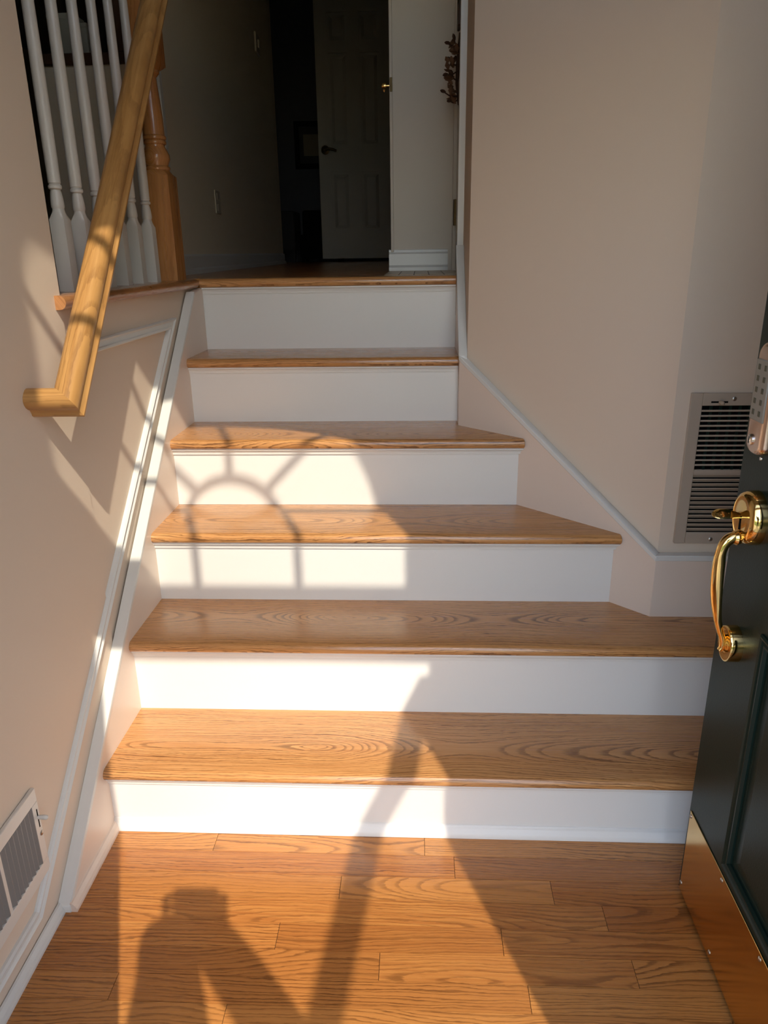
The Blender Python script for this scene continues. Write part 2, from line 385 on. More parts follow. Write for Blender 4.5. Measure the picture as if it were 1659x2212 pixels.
# ------------------------------------------------------------------ staircase
stair = empty('staircase', (0.4, 0.0, 0.0), 'flight of six oak steps with white painted risers between the two walls', 'staircase')
def steploft(pts, x0=0.0, mat=None, name='tread', parent=None, smooth=True, bevel=0, origin=None, label=None):
    """pts: (y, z, x_right) profile loop extruded from x0 to x_right"""
    n = len(pts); mb = MB()
    L = [(x0, y, z) for y, z, x in pts]; Rr = [(x, y, z) for y, z, x in pts]
    mb.loft([L, Rr], smooth, True)
    ys = [p[0] for p in pts]; o = origin or (x0 + 0.5, (min(ys) + max(ys)) / 2, max(p[1] for p in pts))
    return mb.build(name, mat, parent, origin=o, bevel=bevel, label=label)
def bull(y, zt, t, n=8):
    """bullnose arc at front: from the top to the bottom"""
    r = t / 2; return [(y + r - r * math.sin(math.pi * i / n), zt - r + r * math.cos(math.pi * i / n)) for i in range(n + 1)]
for k in range(1, 6):
    yf = (k - 1) * RUN - NOSE; yb = k * RUN + 0.004; zt = HZ[k]
    arc = bull(yf, zt, TT)
    top = [(yb, zt, xr_at(yb))]
    if yf < YV < yb: top += [(YV + 1e-4, zt, xr_at(YV + 1e-4)), (YV - 1e-4, zt, XF - 0.0005)]
    if yf < 0.8108 < yb and k == 4: top += [(0.8108, zt, XR)]
    bot = [(y, zt - TT, x) for y, z, x in reversed(top)]
    endr = lambda y, z: xr_at(y) - (0.0 if k < 3 or k > 4 else 0.010 * (1 - min(1.0, (y - yf) / (TT / 2))))
    pts = top + [(y, z, endr(y, z)) for y, z in arc] + bot
    steploft(pts, 0.0, M['oak_tread'], 'tread', stair)
    # cove moulding under the nosing
    yr = (k - 1) * RUN
    cv = [(yr + 0.001, zt - TT), (yr - 0.012, zt - TT), (yr - 0.012, zt - TT - 0.0035), (yr - 0.0075, zt - TT - 0.006), (yr - 0.005, zt - TT - 0.012), (yr - 0.0045, zt - TT - 0.0165), (yr + 0.001, zt - TT - 0.0165)]
    steploft([(y, z, xr_at(y) - 0.001) for y, z in cv], 0.0, M['riser'], 'cove_moulding', stair, smooth=False)
yf = 5 * RUN - NOSE; arc = bull(yf, LAND, TT)
pts = [(1.152, LAND + 0.0006), *[(y, z) for y, z in arc], (1.152, LAND - TT)]
steploft([(y, z, XR - 0.001) for y, z in pts], -0.004, M['oak_tread'], 'landing_nosing', stair)
yr = 5 * RUN; zt = LAND
cv = [(yr + 0.001, zt - TT), (yr - 0.013, zt - TT), (yr - 0.013, zt - TT - 0.004), (yr - 0.008, zt - TT - 0.007), (yr - 0.005, zt - TT - 0.014), (yr - 0.0045, zt - TT - 0.019), (yr + 0.001, zt - TT - 0.019)]
steploft([(y, z, XR - 0.001) for y, z in cv], 0.0, M['riser'], 'cove_moulding', stair, smooth=False)
for k in range(1, 7):
    y = (k - 1) * RUN; z0 = HZ[k - 1]; z1 = HZ[k] - TT
    box(-0.003, xr_at(y) - 0.0005, y, y + 0.016, z0 - (0.02 if k > 1 else 0.0), z1).build('riser', M['riser'], stair)
MB().prism([(0, 0), (-0.014, 0), (-0.014, 0.005), (-0.011, 0.013), (-0.006, 0.0195), (-0.0035, 0.026), (0, 0.028)], lambda p, h: (h, p[0], p[1]), 0.0, XF - 0.0005).build('shoe_moulding', M['riser'], stair, bevel=0.0008)
# left skirt board and its cap
capz = lambda y: 0.2194 + 0.8965 * y
poly = [(-0.2285, 0.0), (-0.2285, capz(-0.222) - 0.006), (0.99, capz(0.99) - 0.006), (1.085, LAND - TT), (1.085, 0)]
MB().prism(poly, YZ, XWALL + 0.0002, 0.0).build('skirt_board', M['skirt'], stair, bevel=0.0008)
MB().prism([(-0.2315, 0.0), (-0.2315, capz(-0.2275)), (-0.2265, capz(-0.2225)), (0.992, capz(0.992)), (0.992, capz(0.992) - 0.012), (-0.2195, capz(-0.2195) - 0.012), (-0.2255, 0.0)], YZ, XWALL + 0.0002, 0.0012).build('skirt_cap', M['trim'], stair, bevel=0.001)
MB().prism(shoe, lambda p, h: (p[0], h, p[1]), -0.229, -0.001).build('shoe_moulding', M['skirt'], stair)
# right skirt boards and caps (upper flight, diagonal, vent wall)
zc = lambda y: 0.5155 + 0.922 * (y - YV)
def dgpt(y, off): return (DG - y + off * 0.7071, y + off * 0.7071)
def slab_along(p0, p1, zt0, zt1, zb, off, name, mat, th=None):
    """upright board from plan point p0 to p1, top sloping zt0..zt1, thickness off to its right"""
    d = Vector((p1[0] - p0[0], p1[1] - p0[1])).normalized(); nn = Vector((-d.y, d.x)) * off
    mb = MB(); b0 = zb if th is None else zt0 - th; b1 = zb if th is None else zt1 - th
    A = [(p0[0], p0[1], b0), (p1[0], p1[1], b1), (p1[0], p1[1], zt1), (p0[0], p0[1], zt0)]
    B = [(x + nn.x, y + nn.y, z) for x, y, z in A]
    mb.add(A + B, [(0, 1, 2, 3), (7, 6, 5, 4), (0, 4, 5, 1), (1, 5, 6, 2), (2, 6, 7, 3), (3, 7, 4, 0)])
    return mb.build(name, mat, stair, bevel=0.0006 if th is None else 0.0015)
pA, pB, pC = (DG - YV, YV), (XR, DG - XR), (XR, 1.088)
slab_along((XF - 0.0005, YV), pA, 0.509, 0.509, HZ[2] - 0.03, -0.0215, 'skirt_board', M['skirt'])
slab_along(pA, pB, zc(YV) - 0.008, zc(pB[1]) - 0.008, HZ[2] - 0.03, -0.0215, 'skirt_board', M['skirt'])
slab_along(pB, pC, zc(pB[1]) - 0.008, 1.222, HZ[4] - 0.03, -0.0215, 'skirt_board', M['skirt'])
e = 0.0022
slab_along((XF - 0.0005, YV - e), (pA[0] - e, YV - e), 0.5175, 0.5175, 0, -0.0238, 'skirt_cap', M['trim'], 0.014)
slab_along((pA[0] - e * 0.7, YV - e), (pB[0] - e, pB[1] - e * 0.4), zc(YV), zc(pB[1]), 0, -0.0238, 'skirt_cap', M['trim'], 0.014)
slab_along((pB[0] - e, pB[1] - e * 0.4), (pC[0] - e, 1.088), zc(pB[1]), 1.231, 0, -0.0238, 'skirt_cap', M['trim'], 0.014)

# ------------------------------------------------------------------ balustrade on the knee wall
bal = empty('balustrade', (-0.07, 0.6, LAND), 'white turned balusters with an oak newel post on the ledge at the top left', 'balustrade')
bx = -0.07
lp = [(-0.122, LAND), *[(-y, z) for y, z in [(-(-0.003), LAND)]]]
pr_ = [(-0.122, LAND + 0.0005)] + [(-0.003 - 0.0134 + 0.0134 * math.sin(math.pi * i / 8), LAND - TT / 2 + (TT / 2) * math.cos(math.pi * i / 8)) for i in range(9)] + [(-0.122, LAND - TT)]
MB().loft([[(x, 0.146, z) for x, z in pr_], [(x, 1.0665, z) for x, z in pr_]], True, True).build('ledge', M['oak_y'], bal, origin=(-0.06, 0.6, LAND))
def sq(cx, cy, z, h): return [(cx + h, cy + h, z), (cx - h, cy + h, z), (cx - h, cy - h, z), (cx + h, cy - h, z)]
def ngon(cx, cy, z, r, n=24, rot=math.pi / 4): return [(cx + r * math.cos(rot + 2 * math.pi * i / n), cy + r * math.sin(rot + 2 * math.pi * i / n), z) for i in range(n)]
def sqn(cx, cy, z, h, n=24):
    out = []
    for i in range(n):
        a = math.pi / 4 + 2 * math.pi * i / n; c, s_ = math.cos(a), math.sin(a); k = h / max(abs(c), abs(s_)); out.append((cx + c * k, cy + s_ * k, z))
    return out
def baluster_mb(cy):
    mb = MB(); z = LAND; h = 0.0155
    mb.loft([sqn(bx, cy, z, h), sqn(bx, cy, z + 0.1435, h), ngon(bx, cy, z + 0.160, 0.0125), ngon(bx, cy, z + 0.165, 0.0118)], True, True)
    pf = [(0.0118, 0.165), (0.0132, 0.168), (0.0135, 0.172), (0.0128, 0.184), (0.0112, 0.196), (0.0098, 0.2005), (0.0098, 0.2015), (0.0132, 0.2035), (0.0138, 0.2065), (0.0132, 0.2095), (0.0110, 0.2115), (0.0110, 0.2125), (0.0126, 0.2145), (0.0128, 0.26), (0.0128, 0.40), (0.0112, 0.60), (0.0095, 0.82)]
    return mb.lathe(pf, (bx, cy, z), seg=20)
for cy in (0.318, 0.420, 0.525, 0.634, 0.742, 0.852):
    baluster_mb(cy).build('baluster', M['baluster'], bal, origin=(bx, cy, LAND))
NX, NY = -0.070, 0.985
mb = MB(); h = 0.0405
mb.loft([sqn(NX, NY, LAND, h), sqn(NX, NY, LAND + 0.285, h), ngon(NX, NY, LAND + 0.300, 0.034)], True, True)
mb.lathe([(0.030, 0.298), (0.0355, 0.301), (0.037, 0.305), (0.0355, 0.309), (0.031, 0.312), (0.0335, 0.318), (0.0385, 0.329), (0.0375, 0.340), (0.031, 0.354), (0.0275, 0.362), (0.0280, 0.366), (0.0315, 0.368), (0.0325, 0.372), (0.0315, 0.376), (0.0290, 0.378), (0.0325, 0.380), (0.0335, 0.384), (0.0325, 0.388), (0.0300, 0.391), (0.0295, 0.43), (0.024, 0.51), (0.0225, 0.535), (0.032, 0.545), (0.032, 0.555)], (NX, NY, LAND), seg=28)
mb.loft([ngon(NX, NY, LAND + 0.552, 0.034), sqn(NX, NY, LAND + 0.566, h), sqn(NX, NY, LAND + 0.90, h), sqn(NX, NY, LAND + 0.91, h * 0.8)], True, True)
mb.build('newel_post', M['oak_z'], bal, origin=(NX, NY, LAND))
box(bx - 0.026, bx + 0.026, 0.172, NY - 0.04, LAND + 0.812, LAND + 0.862).build('top_rail', M['oak_y'], bal, bevel=0.008, seg=3)

# ------------------------------------------------------------------ wall handrail with mitred return
hr = empty('handrail', (0.045, 0.3, 1.3), 'sloping golden oak wall handrail with a mitred return, in front of the white balusters', 'handrail')
RS = 1.112                                   # slope of the rail
# profile: (x, n) n is measured square to the rail, x away from the wall
prf = [(0.0785, -0.0235), (0.0790, -0.0185), (0.0760, -0.0160), (0.0745, -0.0130), (0.0725, -0.0085), (0.0755, -0.0020), (0.0770, 0.0050), (0.0745, 0.0130), (0.0690, 0.0185), (0.0600, 0.0220), (0.0490, 0.0232), (0.0380, 0.0220), (0.0290, 0.0185), (0.0235, 0.0130), (0.0210, 0.0050), (0.0225, -0.0020), (0.0255, -0.0085), (0.0235, -0.0130), (0.0220, -0.0160), (0.0190, -0.0185), (0.0195, -0.0235)]
c_, s_ = 1 / math.sqrt(1 + RS * RS), RS / math.sqrt(1 + RS * RS)
RY0, RZ0 = 0.0, 0.978                       # axis point at the mitre
def railpt(x, n, t): return (x, RY0 + c_ * t - s_ * n, RZ0 + s_ * t + c_ * n)
# mitre: rail turns to the wall in the plane (x, along); at 45 degrees t = -(x - xo) * k
prf = [(0.0195 + (x - 0.019) * 0.87, n) for x, n in prf]
xo = 0.0713; kk = 0.80; T0 = -0.034
ringA = [railpt(x, n, T0 + (xo - x) * kk) for x, n in prf]
ringB = [railpt(x, n, 1.32) for x, n in prf]
MB().loft([ringA, ringB], True, True).build('rail', M['oak_rail'], hr, origin=(0.05, 0.3, 1.3))
# return: same outline along x; distance from outer corner in t plays the part of x
ringC = [railpt(x, n, T0 + (xo - x) * kk) for x, n in prf]
ringD = [railpt(XWALL, n, T0 + (xo - x) * kk) for x, n in prf]
MB().loft([ringC, ringD], True, True).build('rail_return', M['oak_rail_x'], hr, origin=(0.0, 0.0, 0.98))

# ------------------------------------------------------------------ vents
def vent(name, label, mats, to3, W, H, mU, mTop, mMid, secs, parent_loc, lever, screws, slat_th=0.0045):
    """u across, v down from the top edge, w out of the wall"""
    root = empty(name, parent_loc, label, 'vent')
    def bx_(u0, u1, v0, v1, w0, w1): 
        mb = MB(); vs = [to3(u, v, w) for w in (w0, w1) for v in (v0, v1) for u in (u0, u1)]
        return mb.add(vs, [(0, 2, 3, 1), (4, 5, 7, 6), (0, 1, 5, 4), (2, 6, 7, 3), (0, 4, 6, 2), (1, 3, 7, 5)])
    fr = MB(); T = 0.0085
    holes = [(s['v0'], s['v1']) for s in secs]
    vs_ = [0] + [x for h in holes for x in h] + [H]
    fr = bx_(0, mU, 0, H, 0.0005, T); 
    for a in (bx_(W - mU, W, 0, H, 0.0005, T),): fr.add(a.v, a.f)
    for i in range(0, len(vs_), 2):
        a = bx_(mU - 1e-4, W - mU + 1e-4, vs_[i], vs_[i + 1], 0.0005, T); fr.add(a.v, a.f)
    fr.build('frame', mats[0], root, bevel=0.0014)
    bx_(mU - 0.002, W - mU + 0.002, secs[0]['v0'] - 0.002, secs[-1]['v1'] + 0.002, 0.0004, 0.0009).build('duct_shade_sheet', M['black'], root)  # black sheet in place of an open duct: its shade as colour
    for s in secs:
        n = s['n']; pitch = (s['v1'] - s['v0']) / n
        for i in range(n + (1 if s['type'] == 'louver' else -1)):
            if s['type'] == 'bar':
                v = s['v0'] + pitch * (i + 1); q = [(v - 0.0016, 0.0062), (v + 0.0016, 0.0062), (v + 0.0022, 0.0074), (v + 0.0012, 0.0085), (v - 0.0012, 0.0085), (v - 0.0022, 0.0074)]
            else:
                v = s['v0'] + pitch * (i - 0.05); t = s.get('tilt', 1)
                if i == n: continue
                q = [(v + 0.0016, 0.0086), (v + 0.0001, 0.0084), (v - 0.0002, 0.0074), (v + pitch * 0.72, 0.0013), (v + pitch * 0.84, 0.0016), (v + pitch * 0.5, 0.0046)] if t < 0 else [(v + pitch * 0.20, 0.0014), (v + pitch * 0.95, 0.0074), (v + pitch * 1.0, 0.0082), (v + pitch * 0.9, 0.0082), (v + pitch * 0.15, 0.0026)]
            mb = MB(); mb.loft([[to3(mU, v_, w_) for v_, w_ in q], [to3(W - mU, v_, w_) for v_, w_ in q]], False, True); mb.build('slat', mats[1], root)
        for u in s.get('vanes', []):
            bx_(u, u + s.get('vw', 0.009), s['v0'], s['v1'], 0.0012, 0.0045).build('vane', mats[2], root)
    (u0, u1, v0, v1, hu, hv) = lever
    bx_(u0, u1, v0, v1, T - 0.0006, T + 0.0003).build('lever_slot', M['black'], root)
    mb = MB(); C0 = Vector(to3(hu, hv, T)); ax = Vector(to3(hu, hv, T + 1)) - C0
    mb.lathe([(0.0035, 0.0), (0.0042, 0.004), (0.0048, 0.012), (0.0040, 0.017), (0.0018, 0.019)], C0, ax, 12); mb.build('lever', mats[0], root)
    for u, v in screws:
        C0 = Vector(to3(u, v, T - 0.0004)); mb = MB(); mb.lathe([(0.0052, 0), (0.0050, 0.0012), (0.0034, 0.0024), (0.0010, 0.0028)], C0, ax, 14); mb.build('screw', M['steel'], root)
    return root
VX0, VZ1 = 1.2893, 0.9046
yv = YV + 0.022
vent('floor_vent', 'tall beige wall register with a slatted grille, on the wall beside the green door', (M['vent'], M['vent'], M['green']),
     lambda u, v, w: (VX0 + u, yv - w, VZ1 - v), 0.205, 0.361, 0.0265, 0, 0,
     [dict(type='bar', v0=0.0286, v1=0.178, n=13, vanes=[0.045, 0.0665, 0.088, 0.1095, 0.131, 0.1525], vw=0.006), dict(type='louver', v0=0.1894, v1=0.3333, n=13, tilt=-1)],
     (1.393, yv, 0.55), (0.0448, 0.082, 0.0183, 0.0222, 0.0645, 0.0203), [(0.095, 0.0131), (0.0853, 0.350)])
LY0, LZ1 = -0.2375, 0.304
vent('floor_vent', 'white wall register with upright louvres low on the left wall beside the handrail steps', (M['vent_left'], M['slat'], M['vent_left']),
     lambda u, v, w: (XWALL + w, LY0 - v, LZ1 - u), 0.183, 0.263, 0.0285, 0, 0,
     [dict(type='louver', v0=0.0205, v1=0.1265, n=8, tilt=-1), dict(type='louver', v0=0.1365, v1=0.2425, n=8, tilt=-1)],
     (XWALL, -0.37, 0.13), (0.042, 0.082, 0.0065, 0.0092, 0.060, 0.0075), [(0.0965, 0.0065), (0.0965, 0.2565)])

# ------------------------------------------------------------------ green front door, open
GD = 1.2
door = empty('door_1', (GD + 0.02, YIN, 0.0), 'dark green panelled front door standing open at the right edge', 'door')
door['kind'] = 'structure'
YE = -0.1345; YH = -0.948; DT = 1.70
mb = MB(); mb.box(GD + 0.004, GD + 0.038, YH, YE, 0.010, DT)
pan = [(-0.292 - 0.20, -0.292, 0.2185, 0.66), (-0.292 - 0.20, -0.292, 0.79, 1.22), (-0.292 - 0.20, -0.292, 1.34, 1.58), (-0.82, -0.60, 0.2185, 0.66), (-0.82, -0.60, 0.79, 1.22), (-0.82, -0.60, 1.34, 1.58)]
# face stiles and rails proud of the panels
ys = [YH, -0.82, -0.60, -0.492, -0.292, YE]; zs = [0.010, 0.2185, 0.66, 0.79, 1.22, 1.34, 1.58, DT]
for i in range(len(ys) - 1):
    for j in range(len(zs) - 1):
        if i in (1, 3) and j in (1, 3, 5): continue
        mb.box(GD, GD + 0.006, ys[i], ys[i + 1], zs[j], zs[j + 1])
lv = mb.build('door_slab', M['green'], door)
for y0, y1, z0, z1 in pan:
    q = sweep([Vector(p) for p in ((y0, z0), (y1, z0), (y1, z1), (y0, z1))], [(0, 0), (0.0, 0.003), (0.003, 0.0055), (0.007, 0.004), (0.010, 0.0015), (0.013, 0.0035), (0.016, 0.0035), (0.019, -0.001), (0.019, -0.004), (0, -0.004)], lambda p, h: (GD - h, p.x, p.y), closed=True)
    q.build('panel_moulding', M['green'], door)
    mb = MB(); a = 0.024; b = 0.05
    mb.loft([[(GD + 0.0045, y, z) for y, z in ((y0 + a, z0 + a), (y1 - a, z0 + a), (y1 - a, z1 - a), (y0 + a, z1 - a))], [(GD + 0.0005, y, z) for y, z in ((y0 + b, z0 + b), (y1 - b, z0 + b), (y1 - b, z1 - b), (y0 + b, z1 - b))]], False, True)
    mb.build('panel', M['green'], door)
kp = box(GD - 0.0022, GD, -0.90, -0.1425, 0.0125, 0.2005).build('kick_plate', M['kick'], door, bevel=0.0006)
for y, z in ((-0.1475, 0.191), (-0.1475, 0.030), (-0.300, 0.191), (-0.300, 0.0265), (-0.450, 0.191), (-0.450, 0.0265), (-0.6, 0.191)):
    MB().lathe([(0.0042, 0), (0.0040, 0.0010), (0.0026, 0.0020), (0.0005, 0.0023)], (GD - 0.002, y, z), (-1, 0, 0), 12).build('screw', M['steel'], kp)
# thumb-latch handle set
HY = -0.212
hs = empty('handle_set', (GD, HY, 0.7), None, None); del_ = [hs.pop(k) for k in list(hs.keys())]
hs.parent = door; hs.location = Vector((GD, HY, 0.7)) * S - Vector((GD + 0.02, YIN, 0)) * S
def ell(cx, cy, cz, ry, rz, n=32): return [(cx, cy + ry * math.cos(2 * math.pi * i / n), cz + rz * math.sin(2 * math.pi * i / n)) for i in range(n)]
RZc = 0.8175
mb = MB(); mb.loft([ell(GD, HY, RZc, 0.040, 0.043), ell(GD - 0.008, HY, RZc, 0.040, 0.043), ell(GD - 0.016, HY, RZc, 0.0385, 0.0415), ell(GD - 0.0215, HY, RZc, 0.035, 0.0385), ell(GD - 0.0235, HY, RZc, 0.031, 0.0345), ell(GD - 0.0225, HY, RZc, 0.027, 0.030), ell(GD - 0.0235, HY, RZc, 0.020, 0.022), ell(GD - 0.0240, HY, RZc, 0.008, 0.009)], True, True)
mb.build('rosette', M['brass'], hs)
box(GD - 0.0248, GD - 0.0225, HY - 0.0025, HY + 0.0015, RZc - 0.019, RZc + 0.003).build('latch_slot', M['black'], hs)
# thumb lever: flat oval blade
mb = MB(); ring = []
for t, wd, th in ((0.0, 0.0070, 0.0018), (0.008, 0.0075, 0.0016), (0.018, 0.0100, 0.0014), (0.030, 0.0128, 0.0012), (0.042, 0.0132, 0.0011), (0.051, 0.0110, 0.0010), (0.057, 0.0065, 0.0009), (0.059, 0.002, 0.0006)):
    ring.append([(GD - 0.020 - t * 0.80, HY + 0.002 + 0.66 * wd * math.cos(2 * math.pi * i / 16) + 0.6 * th * math.sin(2 * math.pi * i / 16), RZc + 0.002 + 0.004 * math.sin(t / 0.059 * 2.6) + 0.40 * wd * math.cos(2 * math.pi * i / 16) - 0.8 * th * math.sin(2 * math.pi * i / 16)) for i in range(16)])
mb.loft(ring, True, True).build('thumb_lever', M['brass'], hs)
pts = [(-0.018, 0.785), (-0.030, 0.7855), (-0.044, 0.7825), (-0.055, 0.774), (-0.0605, 0.760), (-0.0615, 0.742), (-0.0605, 0.718), (-0.0575, 0.692), (-0.0520, 0.664), (-0.0440, 0.640), (-0.0350, 0.622), (-0.0270, 0.608), (-0.0245, 0.594), (-0.030, 0.586)]
rad = [0.0105, 0.0095, 0.0090, 0.0085, 0.0082, (0.0095, 0.0072), (0.0100, 0.0066), (0.0098, 0.0060), (0.0085, 0.0056), 0.0062, 0.0056, 0.0056, 0.0052, 0.0040]
def smooth_path(P, Rr, n=5):
    P = [Vector(p) for p in P]; Rr = [r if isinstance(r, tuple) else (r, r) for r in Rr]; o, q = [], []
    for i in range(len(P) - 1):
        a, b, c, d = P[max(i - 1, 0)], P[i], P[i + 1], P[min(i + 2, len(P) - 1)]
        for k in range(n):
            t = k / n; o.append(0.5 * ((2 * b) + (c - a) * t + (2 * a - 5 * b + 4 * c - d) * t * t + (3 * b - a - 3 * c + d) * t ** 3))
            q.append(tuple(Rr[i][j] * (1 - t) + Rr[i + 1][j] * t for j in (0, 1)))
    return o + [P[-1]], q + [Rr[-1]]
sp, sr = smooth_path([(GD - 0.006 + x * 0.66, HY, z) for x, z in pts], rad)
MB().tube(sp, sr, 16).build('grip', M['brass'], hs)
MB().lathe([(0.0105, 0), (0.0115, 0.003), (0.0125, 0.006), (0.0105, 0.010)], (GD - 0.020, HY, 0.785), (-1, 0, 0), 18).build('collar', M['brass'], hs)
LZ = 0.5985
mb = MB(); mb.loft([ell(GD, HY, LZ, 0.0275, 0.031), ell(GD - 0.016, HY, LZ, 0.0275, 0.031), ell(GD - 0.019, HY, LZ, 0.0265, 0.030), ell(GD - 0.0195, HY, LZ, 0.023, 0.0265), ell(GD - 0.0185, HY, LZ, 0.021, 0.024), ell(GD - 0.0205, HY, LZ, 0.008, 0.010)], True, True)
mb.build('lower_rosette', M['brass'], hs)
# keypad deadbolt
KY0, KY1, KZ0, KZ1 = -0.240, -0.181, 0.934, 1.062
kb = empty('keypad_lock', (GD, -0.19, 1.0), None, None); [kb.pop(k) for k in list(kb.keys())]
kb.parent = door; kb.location = Vector((GD, -0.19, 1.0)) * S - Vector((GD + 0.02, YIN, 0)) * S
def stadium(x, g):
    cy = (KY0 + KY1) / 2; hw_ = (KY1 - KY0) / 2 - g; out = []
    for i in range(17): a = math.pi * i / 16; out.append((x, cy + hw_ * math.cos(a), KZ1 + hw_ * 0.75 * math.sin(a)))
    for i in range(17): a = math.pi + math.pi * i / 16; out.append((x, cy + hw_ * math.cos(a), KZ0 + hw_ * 0.55 * math.sin(a)))
    return out
MB().loft([stadium(GD, 0), stadium(GD - 0.014, 0), stadium(GD - 0.019, 0.002), stadium(GD - 0.0215, 0.006), stadium(GD - 0.0220, 0.012)], True, True).build('lock_body', M['copper'], kb)
kf = box(GD - 0.0240, GD - 0.0205, KY0 + 0.007, KY1 - 0.007, 0.969, 1.058).build('key_plate', M['keypad'], kb, bevel=0.0015)
for i in range(5):
    for j in range(2):
        yy_ = -0.200 - 0.020 * j; zz_ = 1.047 - 0.0165 * i
        box(GD - 0.0247, GD - 0.0239, yy_ - 0.0035, yy_ + 0.0035, zz_ - 0.004, zz_ + 0.004).build('key_button', M['digit'], kf, bevel=0.0008)
MB().lathe([(0.0085, 0), (0.0085, 0.003), (0.0070, 0.0042), (0.001, 0.0044)], (GD - 0.0210, -0.2025, 0.939), (-1, 0, 0), 20).build('key_cylinder', M['silver'], kb)
box(GD - 0.0256, GD - 0.0250, -0.2035, -0.2015, 0.934, 0.944).build('keyhole', M['black'], kb)
MB().lathe([(0.0032, 0), (0.0028, 0.0015), (0.0005, 0.002)], (GD, -0.197, 0.9075), (-1, 0, 0), 10).build('screw_cap', M['silver'], door)

# ------------------------------------------------------------------ fanlight over the door
FX, FZ, FR, FH, FB = 0.8135, 2.362, 0.4135, 0.133, 2.022
win = empty('window_1', (FX, -1.08, FZ), 'arched fanlight window above the front door', 'window'); win['kind'] = 'structure'
YP = -1.080
def fanpath(r, n=32, legs=True):
    p = [(FX + r * math.cos(math.pi * i / n), FZ + (r * 1.02) * math.sin(math.pi * i / n)) for i in range(n + 1)]
    return [(FX + r, FB)] + p + [(FX - r, FB)] if legs else p
inner = fanpath(FR); ox0, ox1, oz0, oz1 = FX0, FX1, 1.80, 2.98
mb = MB(); n = len(inner)
def outerpt(p):
    dx, dz = p[0] - FX, p[1] - FZ
    if p[1] <= FB + 1e-6: return (ox1 if dx > 0 else ox0, oz0)
    k = min((ox1 - FX) / abs(dx) if dx > 0 else ((FX - ox0) / abs(dx) if dx < 0 else 9), (oz1 - FZ) / dz if dz > 1e-6 else 9)
    return (FX + dx * k, FZ + dz * k)
outer = [outerpt(p) for p in inner]
for yq in (YP - 0.012, YP + 0.012):
    mb.add([(x, yq, z) for x, z in inner] + [(x, yq, z) for x, z in outer], [(i, i + 1, n + i + 1, n + i) for i in range(n - 1)] + [(0, n, 2 * n - 1, n - 1)])
o0 = len(mb.v)
mb.add([(x, YP - 0.012, z) for x, z in inner] + [(x, YP + 0.012, z) for x, z in inner], [(i, (i + 1) % n, n + (i + 1) % n, n + i) for i in range(n)])
mb.build('window_frame', M['trim'], win)
mt = 0.0085
def bar2(p, q):
    d = (Vector(q) - Vector(p)).normalized(); nn = Vector((-d.y, d.x)) * mt
    P4 = [Vector(p) + nn, Vector(q) + nn, Vector(q) - nn, Vector(p) - nn]
    return MB().prism([tuple(v) for v in P4], XZ, YP - 0.008, YP + 0.008)
for sgn in (-1, 1):
    bar2((FX + sgn * FH, FB), (FX + sgn * FH, FZ)).build('muntin', M['trim'], win)
    a = math.radians(45 if sgn > 0 else 135)
    bar2((FX + FH * math.cos(a), FZ + FH * math.sin(a)), (FX + FR * math.cos(a), FZ + FR * 1.02 * math.sin(a))).build('muntin', M['trim'], win)
    bar2((FX + sgn * FH, FZ), (FX + sgn * FR, FZ)).build('muntin', M['trim'], win)
bar2((FX, FZ + FH), (FX, FZ + FR * 1.02)).build('muntin', M['trim'], win)
ar = [(math.pi * i / 20) for i in range(21)]
mb = MB(); rg = []
for a in ar:
    rg.append([(FX + (FH + k) * math.cos(a), YP + yy, FZ + (FH + k) * math.sin(a)) for k, yy in ((-mt, -0.008), (mt, -0.008), (mt, 0.008), (-mt, 0.008))])
mb.loft(rg, False, True).build('arched_muntin', M['trim'], win)
MB().prism([(x, z) for x, z in inner], XZ, YP - 0.002, YP + 0.002).build('pane', M['glass'], win)

# ------------------------------------------------------------------ storm door, swung outwards
sd = empty('door_2', (1.200, YOUT, 0.0), 'white glazed storm door swung open outside the doorway', 'door'); sd['kind'] = 'structure'
dv = Vector((-0.1126, -1.0)).normalized(); nv = Vector((-dv.y, dv.x))
def sdbox(s0, s1, z0, z1, t0=-0.012, t1=0.012):
    mb = MB(); vs = []
    for z in (z0, z1):
        for t in (t0, t1):
            for s in (s0, s1): p = Vector((1.200, YOUT)) + dv * s + nv * t; vs.append((p.x, p.y, z))
    return mb.add(vs, [(0, 2, 3, 1), (4, 5, 7, 6), (0, 1, 5, 4), (2, 6, 7, 3), (0, 4, 6, 2), (1, 3, 7, 5)])
W_ = 0.92
sdbox(0.003, 0.070, 0.015, 1.694).build('door_stile', M['trim'], sd)
sdbox(W_ - 0.065, W_, 0.015, 1.694).build('door_stile', M['trim'], sd)
sdbox(0.070, W_ - 0.065, 1.604, 1.694).build('door_rail', M['trim'], sd)
sdbox(0.070, W_ - 0.065, 0.015, 0.20).build('door_rail', M['trim'], sd)
sdbox(0.070, W_ - 0.065, 0.20, 1.604, -0.002, 0.002).build('pane', M['glass_door'], sd)

# ------------------------------------------------------------------ outside
box(-1.5, 3.0, -2.9, YOUT, -0.30, -0.02).build('porch_floor', M['concrete'], kind='structure')
box(-25, 25, -40, -2.9, -0.60, -0.32).build('ground', M['grass'], kind='structure')

